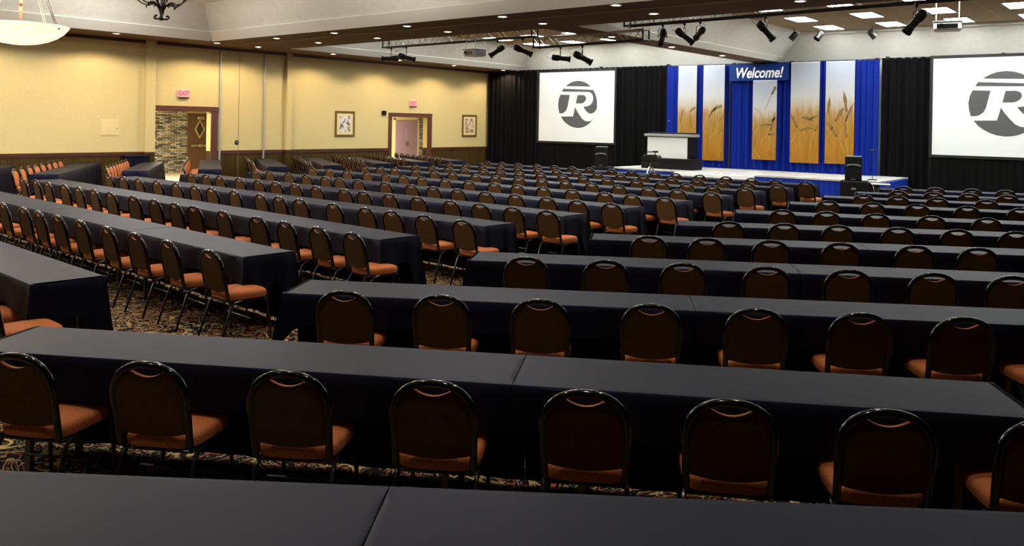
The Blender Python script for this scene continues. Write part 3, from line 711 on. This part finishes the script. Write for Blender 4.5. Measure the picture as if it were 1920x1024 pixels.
# ------------------------------------------------------------------ trusses and stage lights
def truss(p, q, z, label):
    p = Vector((*p, z)); q = Vector((*q, z)); u = (q - p); ln = u.length; ang = math.atan2(u.y, u.x)
    o = thing('lighting_truss', label, 'truss', p, ang, 'aluminium lighting trusses'); g = .24
    for y, zz in ((-g / 2, 0), (g / 2, 0), (-g / 2, g), (g / 2, g)):
        MB().tube([(0, y, zz), (ln, y, zz)], .020, 8).build('chord', M['alu'] if zz else M['black_metal'], o, True)
    l = MB(); n = max(4, int(ln / .26))
    for i in range(n):
        x0, x1 = ln * i / n, ln * (i + 1) / n
        for y in (-g / 2, g / 2): l.tube([(x0, y, 0 if i % 2 else g), (x1, y, g if i % 2 else 0)], .008, 5)
        l.tube([(x0, -g / 2 if i % 2 else g / 2, g), (x1, g / 2 if i % 2 else -g / 2, g)], .008, 5)
    l.build('lattice', M['alu'], o)
    for x in (.02, ln - .02):
        e = MB()
        for a, b in (((-g / 2, -.03), (-g / 2, g + .03)), ((g / 2, -.03), (g / 2, g + .03)), ((-g / 2, 0), (g / 2, 0)), ((-g / 2, g), (g / 2, g))):
            e.tube([(x, a[0], a[1]), (x, b[0], b[1])], .024, 6)
        e.build('end_frame', M['black_metal'], o)
    for x in (ln * .12, ln * .88):
        top = H if 13.5 < (p + u * x / ln).y < 16.3 else CZ
        MB().tube([(x, -g / 2, g), (x, 0, top - z)], .006, 5).tube([(x, g / 2, g), (x, 0, top - z)], .006, 5).build('hanging_cable', M['cable'], o)
truss((-19.24, 17.40), (-13.17, 17.03), 4.30, 'aluminium lighting truss carrying the white projector, nearest the yellow wall')
truss((-13.63, 17.66), (-10.05, 17.28), 4.08, 'short aluminium lighting truss set deeper, above the far screen')
truss((-10.42, 16.98), (-2.6, 16.36), 4.385, 'long aluminium lighting truss in front of the blue backdrop')
fx = thing('stage_spotlight', 'x', 'spotlight', (0, 0, 0), 0, 'black stage spotlights')
# origin = clamp point on the truss; body along +x of the pivot, tilted later through the root
MB().box((-.03, -.03, -.05), (.03, .03, .05), 0, .006).tube([(0, 0, -.05), (0, 0, -.10)], .012, 6).build('clamp', M['black_metal'], fx)
MB().tube([(0, -.12, -.34), (0, -.125, -.14), (0, -.06, -.10), (0, .06, -.10), (0, .125, -.14), (0, .12, -.34)], .010, 6).build('yoke', M['black_metal'], fx, True)
PIV = Matrix.Translation((0, 0, -.33))
def body_parts(root, tilt):
    Mx = PIV @ Matrix.Rotation(tilt, 4, 'Y') @ Matrix.Rotation(PI / 2, 4, 'Y')
    MB().lathe([(0, -.27), (.06, -.27), (.085, -.25), (.10, -.20), (.10, -.06), (.085, -.04), (.075, 0), (.075, .17), (.085, .18), (.085, .21), (.075, .22), (.075, .24), (0, .24)], 20, 0, Mx).build('lamp_body', M['black_metal'], root, True)
    b = MB().lathe([(.075, .24), (.10, .25), (.10, .31), (.092, .31), (.088, .25)], 20, 0, Mx); b.build('lens_hood', M['black_metal'], root, True)
    MB().lathe([(0, .245), (.07, .245)], 20, 0, Mx).build('lens', M['lens'], root)
    for y in (-.125, .125): kq = MB(); kq.lathe([(0, -.012), (.028, -.012), (.028, .012), (0, .012)], 10, 0, PIV @ Matrix.Translation((0, y, 0)) @ Matrix.Rotation(PI / 2, 4, 'X')); kq.build('tilt_knob', M['black_metal'], root)
    e = Mx @ Vector((0, 0, -.27))
    MB().tube([e, e + Vector((-.10, .02, -.03)), e + Vector((-.15, .03, .10)), Vector((-.10, .03, -.02)), Vector((-.03, .02, .0))], .006, 5).build('power_cable', M['cable'], root, True)
TILTS = {}
def spotlight(x, y, zb, rz, tilt, label, sc=1.):
    key = round(tilt, 2)
    if key not in TILTS:
        if not TILTS: r = fx; r.location = (x, y, zb); r.rotation_euler = (0, 0, rz); r['label'] = label
        else:
            r = thing('stage_spotlight', label, 'spotlight', (x, y, zb), rz, 'black stage spotlights')
            for c in fx_base:
                q = c.copy(); COL.objects.link(q); q.parent = r
        body_parts(r, tilt); TILTS[key] = r
    else: r = dup(TILTS[key], (x, y, zb), rz, label)
    r.scale = (sc, sc, sc)
fx_base = list(fx.children)
VIEWR = R(39)                                   # bodies seen broadside point along this heading
zt = 4.04
spotlight(-18.95, 17.38, 4.26, VIEWR + PI, .05, 'black stage spotlight lying level at the yellow-wall end of the projector truss', .9)
spotlight(-18.25, 17.34, 4.26, VIEWR, .22, 'black stage spotlight beside the level one at the yellow-wall truss end', .9)
spotlight(-14.52, 17.13, 4.26, VIEWR + PI, .62, 'black stage spotlight just past the white projector, tilted away from its neighbour', .82)
spotlight(-13.60, 17.06, 4.26, VIEWR, .40, 'black stage spotlight at the inner end of the projector truss', .9)
spotlight(-12.75, 17.56, zt, VIEWR, .08, 'black stage spotlight lying level on the short deep truss', .84)
spotlight(-12.02, 17.49, zt, VIEWR, .48, 'black stage spotlight tilted down on the short deep truss', .9)
spotlight(-9.42, 16.90, 4.345, VIEWR + PI / 2, .62, 'black stage spotlight seen end-on, first on the long truss', .80)
spotlight(-8.85, 16.86, 4.345, VIEWR, .66, 'black stage spotlight tilted down beside the end-on one on the long truss', .84)
spotlight(-8.45, 16.82, 4.345, VIEWR + PI / 2 + .25, .45, 'black short stage spotlight, third in the cluster on the long truss', .72)
spotlight(-6.92, 16.70, 4.345, VIEWR, .84, 'black stage spotlight hanging alone before the blue backdrop on the long truss', .84)
spotlight(-3.98, 16.47, 4.345, VIEWR + PI, .86, 'black stage spotlight on the long truss beside the hanging projector', .9)
pf = thing('par_can', 'x', 'spotlight', (0, 0, 0), 0, 'small par cans near the stage ceiling')
MB().tube([(0, 0, 0), (0, 0, -.10)], .012, 6).build('drop_pipe', M['black_metal'], pf, True)
MB().tube([(0, -.11, -.24), (0, -.11, -.10), (0, .11, -.10), (0, .11, -.24)], .009, 6).build('yoke', M['black_metal'], pf, True)
MB().lathe([(0, -.14), (.06, -.14), (.095, -.08), (.10, 0), (.10, .14), (.115, .145), (.115, .155), (.095, .15), (.09, .02), (0, .0)], 20, 0, Matrix.Translation((0, 0, -.24)) @ Matrix.Rotation(.7, 4, 'Y') @ Matrix.Rotation(PI, 4, 'X')).build('can', M['black_metal'], pf, True)
for i, (x, y, z, rz, lab) in enumerate(((-9.95, 26.3, 5.24, .2, 'small black par can high beside the sloping white bay side, first of three'), (-9.25, 26.6, 5.24, .9, 'small black par can above the wheat banners, second from the sloping bay side'), (-7.75, 26.9, 5.24, PI + .5, 'small black par can alone above the blue drape and black drape joint'))):
    if i == 0: pf.location = (x, y, z); pf.rotation_euler = (0, 0, rz); pf['label'] = lab
    else: dup(pf, (x, y, z), rz, lab)
def projector(x, y, z, rz, top, label, sc=1., face='projector_grey'):
    o = thing('ceiling_projector', label, 'projector', (x, y, z), rz, 'hanging projectors')
    MB().box((-.27 * sc, -.22 * sc, -.10 * sc), (.27 * sc, .22 * sc, .08 * sc), 0, .03 * sc).build('case', M['projector_white'], o)
    MB().box((-.20 * sc, -.228 * sc, -.062 * sc), (.20 * sc, -.215 * sc, .036 * sc), 0, .005).build('front_panel', M[face], o)
    MB().box((.262 * sc, -.18 * sc, -.07 * sc), (.275 * sc, .18 * sc, .05 * sc), 0, .005).build('side_vent', M['projector_grey'], o)
    MB().lathe([(.05 * sc, 0), (.05 * sc, .03), (.04 * sc, .03), (.035 * sc, .01), (0, .015)], 20, 0, Matrix.Translation((-.12 * sc, -.23 * sc, -.01)) @ Matrix.Rotation(PI / 2, 4, 'X')).build('lens', M['lens'], o, True)
    MB().box((-.29 * sc, -.24 * sc, .08 * sc), (.29 * sc, .24 * sc, .10 * sc), 0, .005).build('mounting_plate', M['lamp_frame'], o)
    for sx, sy in ((-.22, -.15), (.22, -.15), (.22, .15), (-.22, .15)):
        MB().tube([(sx * sc, sy * sc, .10 * sc), (sx * sc, sy * sc, top - z)], .012, 6).build('hanging_pole', M['lamp_frame'], o, True)
projector(-15.45, 17.28, 3.98, R(-14), 4.30, 'white projector hung below the truss nearest the yellow wall')
projector(-4.11, 19.55, 4.27, R(12), CZ, 'white projector on poles in front of the cropped big screen', .98, 'black_plastic')

# ------------------------------------------------------------------ chair prototype (faces +y, origin on the floor)
def hoop_pts(rad=.0, n=18):
    hw, zs, zt_ = .192, .675, .843
    pts = [(-.185, .42), (-.187, .50), (-.190, .60)]
    for i in range(n + 1):
        a = PI - PI * i / n
        # super-ellipse shoulder
        c, s = math.cos(a), math.sin(a)
        pts.append((hw * math.copysign(abs(c) ** .86, c), zs + (zt_ - zs) * abs(s) ** .92))
    return pts + [(.190, .60), (.187, .50), (.185, .42)]
def back_y(z): return -.195 - max(0, z - .42) * .215
def chair():
    t = thing('banquet_chair', 'x', 'chair')
    # seat
    b = MB(); rings = []
    def outline(k, z, n=28):
        r = []
        for i in range(n):
            a = 2 * PI * i / n; c, s = math.cos(a), math.sin(a)
            x = .205 * k * math.copysign(abs(c) ** .45, c); y = .21 * k * math.copysign(abs(s) ** .45, s)
            x *= 1 + .05 * (y / .21)
            r.append((x, y + .012, z))
        return r
    for k, z in ((.90, .398), (.985, .405), (1.0, .425), (1.0, .445), (.97, .462), (.90, .472), (.70, .480), (.35, .484)): rings.append(outline(k, z))
    b.loft(rings).build('seat', M['rust_fabric'], t, True)
    # padded back: fabric front and top edge, brown rear shell
    b = MB(); nx, nz = 18, 8
    hp = hoop_pts()
    def top(x):
        hw, zs, zt_ = .184, .675, .832
        u = min(abs(x) / hw, 1); c = u ** (1 / .86)
        zarch = zs + (zt_ - zs) * (max(0, 1 - c * c) ** .5) ** .92
        if abs(x) < .088: zarch = min(zarch, .781 + .030 * (abs(x) / .088) ** 2)
        return zarch
    def bot(x): return .467 + .024 * (x / .18) ** 2
    F, B = [], []
    for i in range(nx + 1):
        x = -.180 + .360 * i / nx
        z0, z1 = bot(x), top(x)
        for j in range(nz + 1):
            v = j / nz; z = z0 + (z1 - z0) * v
            xx = x * (.965 + .035 * min(1, (z - .45) / .2))
            edge = min(1, min(v, 1 - v) * 5, (1 - abs(x) / .182) * 6)
            F.append((xx, back_y(z) + .012 + .022 * edge ** .6, z)); B.append((xx, back_y(z) - .010 - .004 * edge, z))
    W = nz + 1
    fF = []; fB = []; fE = []
    o = len(F)
    for i in range(nx):
        for j in range(nz):
            a, c, d, e = i * W + j, (i + 1) * W + j, (i + 1) * W + j + 1, i * W + j + 1
            fF.append((a, e, d, c)); fB.append((o + a, o + c, o + d, o + e))
    for i in range(nx):
        a, c = i * W, (i + 1) * W; fE.append((a, c, o + c, o + a)); a += nz; c += nz; fE.append((c, a, o + a, o + c))
    for j in range(nz):
        a, c = j, j + 1; fE.append((c, a, o + a, o + c)); a, c = nx * W + j, nx * W + j + 1; fE.append((a, c, o + c, o + a))
    b.add(F + B, fF + fE, 0); b.f += [tuple(q) for q in fB]; b.mi += [1] * len(fB)
    b.build('backrest', [M['rust_fabric'], M['back_fabric']], t, True)
    b = MB(); b.tube([(x, back_y(z), z) for x, z in hp], .0183, 10); b.build('back_hoop', M['black_tube'], t, True)
    b = MB()
    b.tube([(-.185, -.195, .42), (-.178, -.17, .388), (-.185, .16, .388), (-.165, .20, .388), (.165, .20, .388), (.185, .16, .388), (.178, -.17, .388), (.185, -.195, .42)], .011, 6)
    b.tube([(-.178, -.17, .388), (.178, -.17, .388)], .010, 6).tube([(-.21, .02, .22), (.21, .02, .22)], .008, 6)
    b.build('seat_frame', M['leg_tube'], t, True)
    for sx in (-1, 1):
        MB().tube([(sx * .186, .12, .39), (sx * .192, .185, .375), (sx * .197, .205, .33), (sx * .205, .235, .012), (sx * .205, .236, 0)], [.012, .012, .012, .011, .014], 7).build('leg', M['leg_tube'], t, True)
        MB().tube([(sx * .186, -.05, .39), (sx * .192, -.13, .378), (sx * .196, -.165, .34), (sx * .206, -.275, .012), (sx * .206, -.276, 0)], [.012, .012, .012, .011, .014], 7).build('leg', M['leg_tube'], t, True)
    return t
CH = chair(); CH_USED = [False]
def place_chair(x, y, rz, label, group):
    if not CH_USED[0]:
        CH.location = (x, y, 0); CH.rotation_euler = (0, 0, rz); CH['label'] = label; CH['group'] = group; CH_USED[0] = True
    else: dup(CH, (x, y, 0), rz, label, group)

# ------------------------------------------------------------------ tablecloths and tables
TW, TZ = .56, .745
CL = {}
def cloth_mesh(L, eA, eB, seed):
    key = (round(L, 2), eA, eB, seed)
    if key in CL: return CL[key]
    rr = random.Random(seed * 31 + int(L * 100)); ph = [rr.uniform(0, 6.28) for _ in range(6)]
    P = []                                      # (x, y, nx, ny, drop, wave)
    ns = max(10, int(L / .11)); ne = 14
    cn, ec, fc = .23, .30, TZ - .025            # chair-side, end, far-side drops
    def near_drop(x):
        d = cn
        if eA and x < .16: d += .15 * (1 - x / .16) ** 1.3
        if eB and L - x < .16: d += .15 * (1 - (L - x) / .16) ** 1.3
        return d
    def end_drop(v):                            # v: 0 at the chair side, 1 at the far side
        d = ec + .01 * math.sin(v * 9)
        if v < .22: d += .08 * (1 - v / .22) ** 1.3
        if v > .72: d += (fc - ec) * ((v - .72) / .28) ** .8
        return d
    for i in range(ns + 1): x = L * i / ns; P.append((x, 0, 0, -1, near_drop(x), 1))
    if eB:
        P.append((L, 0, .7, -.7, cn + .17, 1.6))
        for i in range(ne + 1): v = i / ne; P.append((L, TW * v, 1, 0, end_drop(v), .8))
        P.append((L, TW, .7, .7, fc, 1.6))
    else:
        for i in range(1, 4): P.append((L, TW * i / 4, 1, 0, .004, 0))
    for i in range(ns + 1): x = L - L * i / ns; P.append((x, TW, 0, 1, fc, 1))
    if eA:
        P.append((0, TW, -.7, .7, fc, 1.6))
        for i in range(ne + 1): v = 1 - i / ne; P.append((0, TW * v, -1, 0, end_drop(v), .8))
        P.append((0, 0, -.7, -.7, cn + .17, 1.6))
    else:
        for i in range(1, 4): P.append((0, TW * (1 - i / 4), -1, 0, .004, 0))
    rings = []
    rings.append([(min(max(x - nx * .03, .0), L), y - ny * .03, TZ) for x, y, nx, ny, d, w in P])
    rings.append([(x - nx * .006, y - ny * .006, TZ - .001) for x, y, nx, ny, d, w in P])
    rings.append([(x + nx * .004 * (w > 0), y + ny * .004 * (w > 0), TZ - .004 if w == 0 else TZ - .012) for x, y, nx, ny, d, w in P])
    for f in (.25, .5, .75, 1.):
        r = []
        for x, y, nx, ny, d, w in P:
            s = x + y * 1.7
            wave = .016 * f * w * (math.sin(s * 9 + ph[0]) + .6 * math.sin(s * 21 + ph[1]) * (d / .7 + .3))
            out = .004 + f * (.012 + .045 * max(0, d - .25) * (w > 0)) * (3.4 if w > 1.2 else 1)
            if w == 0: out = wave = 0
            r.append((x + nx * (out + wave), y + ny * (out + wave), TZ - (.012 if w else .004) - (d - .012 if w else .0) * f))
        rings.append(r)
    b = MB(); b.loft(rings, 0, False)
    n = len(P); b.f.append(tuple(range(n - 1, -1, -1))[::-1]); b.mi.append(0)
    me = b.mesh('tablecloth', M['cloth'], True)
    CL[key] = me; return me
def folding_table(L):
    t = thing('folding_table', 'x', 'table')
    MB().box((.03, .02, TZ - .04), (L - .03, TW - .02, TZ - .008), 0, .006).build('tabletop', M['table_top'], t)
    for x in (.35, L - .35):
        for y in (.07, TW - .07):
            MB().box((x - .018, y - .018, 0), (x + .018, y + .018, TZ - .04), 0, .004).build('leg', M['table_leg'], t)
        MB().tube([(x, .07, .30), (x, TW - .07, .30)], .010, 6).build('crossbar', M['table_leg'], t, True)
        MB().tube([(x, TW / 2, .31), (x + (.28 if x < L / 2 else -.28), TW / 2, TZ - .05)], .008, 6).build('brace', M['table_leg'], t, True)
    return t
TB = {}
BLK = {'L': ('middle block', 'the yellow-wall end'), 'R': ('big-screen block', 'the middle aisle'), 'W': ('wall-side wing', 'the wall end')}
def rowname(k, n): return ORD[k - 1] + ' row from the stage'
def row(blk, k, near, ang, lens, ts, off=.37, seats_total=None, tables=False, start_open=True, end_open=True, chair_first=1, yaw=0.):
    """near = chair-side corner at the start end, ang = row heading; ts = chair positions along the row"""
    a = R(ang); d = Vector((math.cos(a), math.sin(a))); n = Vector((-d.y, d.x)); p0 = Vector(near)
    nm, endn = BLK[blk]; s = 0
    for i, L in enumerate(lens):
        eA, eB = (i == 0 and start_open), (i == len(lens) - 1 and end_open)
        o = link('tablecloth', cloth_mesh(L - .004, eA, eB, i % 3), None, (*(p0 + d * s), 0), (0, 0, a))
        tag(o, 'black tablecloth, %s from %s, %s, %s' % (ORD[i], endn, nm, rowname(k, blk)), 'tablecloth', 'black tablecloths')
        if tables:
            key = round(L, 2); lab = 'folding table under cloth, %s from %s, %s, %s' % (ORD[i], endn, nm, rowname(k, blk))
            if key not in TB:
                TB[key] = t = folding_table(L); t.location = (*(p0 + d * s), 0); t.rotation_euler = (0, 0, a); t['label'] = lab; t['group'] = 'folding tables'
            else: dup(TB[key], (*(p0 + d * s), 0), a, lab, 'folding tables')
        s += L
    for i, t_ in enumerate(ts):
        q = p0 + d * t_ - n * (off - .29)
        place_chair(q.x, q.y, a + R(rnd.uniform(-2.5, 2.5) + yaw), 'brown banquet chair, %s from %s, %s, %s' % (ORD[i + chair_first - 1], endn, nm, rowname(k, blk)), 'banquet chairs, ' + nm)

Lrows = {
 1: ((-6.93, 4.54), -2.96, [.03, -.78, -1.52, -2.2, -2.94, -3.63, -4.25, -4.81, -5.59, -6.25]),
 2: ((-6.93, 6.25), -3.5, [-0.02, -0.66, -1.33, -1.97, -2.79, -3.6, -4.14, -4.79, -5.51, -6.35, -7.01, -7.66, -8.32, -9.12, -9.71, -10.44]),
 3: ((-6.93, 8.0), -2.73, [-0.04, -0.74, -1.39, -1.94, -2.69, -3.54, -4.09, -4.62, -5.42, -6.18, -6.76, -7.46, -8.22, -8.98, -9.71, -10.38]),
 4: ((-6.94, 9.70), -2.3, [-0.01, -0.63, -1.29, -1.9, -2.67, -3.36, -4.03, -4.58, -5.39, -6.07, -6.71, -7.31, -8.01, -8.77, -9.34, -9.98]),
 5: ((-6.93, 11.33), -2.92, [-0.01, -0.66, -1.29, -1.97, -2.68, -3.38, -4.05, -4.66, -5.43, -6.29, -6.92, -7.42, -8.12, -8.82, -9.59, -10.18]),
 6: ((-6.92, 12.98), -3.4, [0.01, -0.65, -1.25, -1.98, -2.68, -3.35, -3.99, -4.7, -5.42, -6.17, -6.8, -7.41, -8.11, -8.89, -9.61, -10.36]),
 7: ((-6.93, 14.68), -3.3, [0.05, -0.67, -1.32, -2.02, -2.7, -3.39, -4.05, -4.75, -5.46, -6.09, -6.87, -7.52, -8.23, -9.04, -9.63, -10.28]),
 8: ((-6.94, 16.28), -2.9, [0.0, -0.71, -1.32, -1.93, -2.58, -3.36, -4.02, -4.65, -5.33, -6.02, -6.67, -7.27, -7.96, -8.57, -9.22, -9.88]),
 9: ((-6.92, 17.75), -4.2, [0.08, -0.62, -1.24, -1.86, -2.54, -3.33, -4.0, -4.71, -5.4, -6.07, -6.71, -7.45, -8.13, -8.84, -9.54, -10.23]),
 10: ((-6.92, 19.31), -5.2, [0.11, -0.59, -1.21, -1.91, -2.63, -3.34, -3.97, -4.71, -5.39, -6.17, -6.82, -7.48, -8.16, -8.95, -9.63, -10.27])}
LL = [2.88, 2.88, 2.85, 2.55]
for k, (end, ang, ts) in Lrows.items():
    a = R(ang); tot = sum(LL); st = (end[0] - tot * math.cos(a), end[1] - tot * math.sin(a))
    # chairs are listed from the aisle; store them from the yellow-wall end
    tt = sorted(tot + t_ for t_ in ts)
    row('L', 11 - k, st, ang, LL, tt, tables=(k <= 2), chair_first=17 - len(tt))
# the last, partly cropped row of the middle block
a = R(-3.4); LL0 = [2.88, 2.9]; tot = sum(LL0); e = (-6.92, 2.67)
row('L', 11, (e[0] - tot * math.cos(a), e[1] - tot * math.sin(a)), -3.4, LL0, [tot - 1.22, tot - .52, tot + .16], chair_first=14, tables=True)
Rrows = {
 1: ((-5.26, 1.70), 30.7, [0.61, 1.31, 2.02, 2.73, 3.44, 4.09, 4.74, 5.39]),
 2: ((-5.31, 3.81), 32.4, [0.59, 1.29, 1.97, 2.73, 3.42, 4.07, 4.7, 5.32]),
 3: ((-5.35, 5.92), 31.4, [0.6, 1.31, 1.99, 2.71, 3.38, 4.07, 4.7]),
 4: ((-5.35, 7.99), 31.0, [0.68, 1.29, 1.96, 2.66, 3.39, 4.02]),
 5: ((-5.31, 10.0), 30.4, [0.62, 1.3, 1.95, 2.67, 3.36, 4.02]),
 6: ((-5.45, 12.11), 25.4, [0.68, 1.29, 1.95, 2.67, 3.38, 4.06]),
 7: ((-5.43, 14.28), 23.8, [0.59, 1.28, 1.97, 2.69, 3.44]),
 8: ((-5.52, 16.2), 19.6, [0.7, 1.28, 1.93, 2.72, 3.46]),
 9: ((-5.4, 17.85), 20.0, [0.76, 1.38, 1.99, 2.67]),
 10: ((-5.39, 19.46), 20.4, [0.44, 1.05, 1.75, 2.38])}
for k, (st, ang, ts) in Rrows.items():
    row('R', 11 - k, st, ang, [3.06, 2.46], ts, tables=(k <= 3))
# the cloth-covered table along the bottom of the view
a = R(36.2); sx, sy = -2.22 + .56 * math.sin(a), 2.07 - .56 * math.cos(a)
row('R', 11, (sx - 3.06 * math.cos(a), sy - 3.06 * math.sin(a)), 36.2, [3.06, 2.75], [])
Wrows = {1: ((-19.80, 7.58), -34), 2: ((-19.94, 9.69), -33), 3: ((-19.62, 11.49), -31), 4: ((-19.71, 13.60), -30), 5: ((-19.5, 15.35), -30), 6: ((-19.55, 17.35), -27), 7: ((-19.65, 19.20), -23), 8: ((-19.65, 20.85), -22)}
for k, (end, ang) in Wrows.items():
    a = R(ang)
    tot = min(5.4, (24.08 + end[0] - (.55 if k == 2 else 0)) / math.cos(a))
    st = (end[0] - tot * math.cos(a), end[1] - tot * math.sin(a))
    ts = [tot - .22 - (7 - i) * (tot - .75) / 7 for i in range(8)]
    row('W', 9 - k, st, ang, [tot / 2, tot / 2], ts)
a = R(-34); e = (-19.75, 5.45); tot = 4.9
row('W', 9, (e[0] - tot * math.cos(a), e[1] - tot * math.sin(a)), -34, [tot / 2, tot / 2], [])
sd = thing('side_table', 'black-skirted side table against the yellow wall beside the pilaster', 'table', (-24.0, 12.04, 0))
MB().box((-.24, -.34, .88), (.24, .34, .92), 0, .01).build('top', M['cloth'], sd)
pl_ = pleats('skirt', -.33, .33, 0, .02, .885, M['cloth'], sd, .012, .15, 61); pl_.rotation_euler = (0, 0, PI / 2); pl_.location = (.22, 0, 0)
for yy in (-.28, .28):
    MB().box((-.2, yy - .02, 0), (-.16, yy + .02, .88)).build('leg', M['table_leg'], sd)

# ------------------------------------------------------------------ camera and render look
cam = bpy.data.cameras.new('camera'); co = link('camera', cam)
cam.sensor_width = 36; cam.sensor_fit = 'HORIZONTAL'; cam.lens = 1573 / 1920 * 36
cam.shift_x = 0; cam.shift_y = -(512 - 231.7) / 1920
yaw = math.atan2(1283, 1573); roll = .018
co.matrix_world = Matrix.Translation((0, 0, 2.05)) @ Matrix.Rotation(yaw, 4, 'Z') @ Matrix.Rotation(PI / 2, 4, 'X') @ Matrix.Rotation(roll, 4, 'Z')
cam.clip_end = 200
S.camera = co
w = bpy.data.worlds.new('world'); S.world = w; w.use_nodes = True
w.node_tree.nodes['Background'].inputs['Color'].default_value = (.02, .02, .02, 1)
S.view_settings.view_transform = 'Standard'; S.view_settings.look = 'None'; S.view_settings.exposure = 0.; S.view_settings.gamma = 1
S.view_settings.use_curve_mapping = False
S.cycles.max_bounces = 6; S.cycles.diffuse_bounces = 4; S.cycles.glossy_bounces = 3
S.cycles.sample_clamp_indirect = 6
S.cycles.use_denoising = True
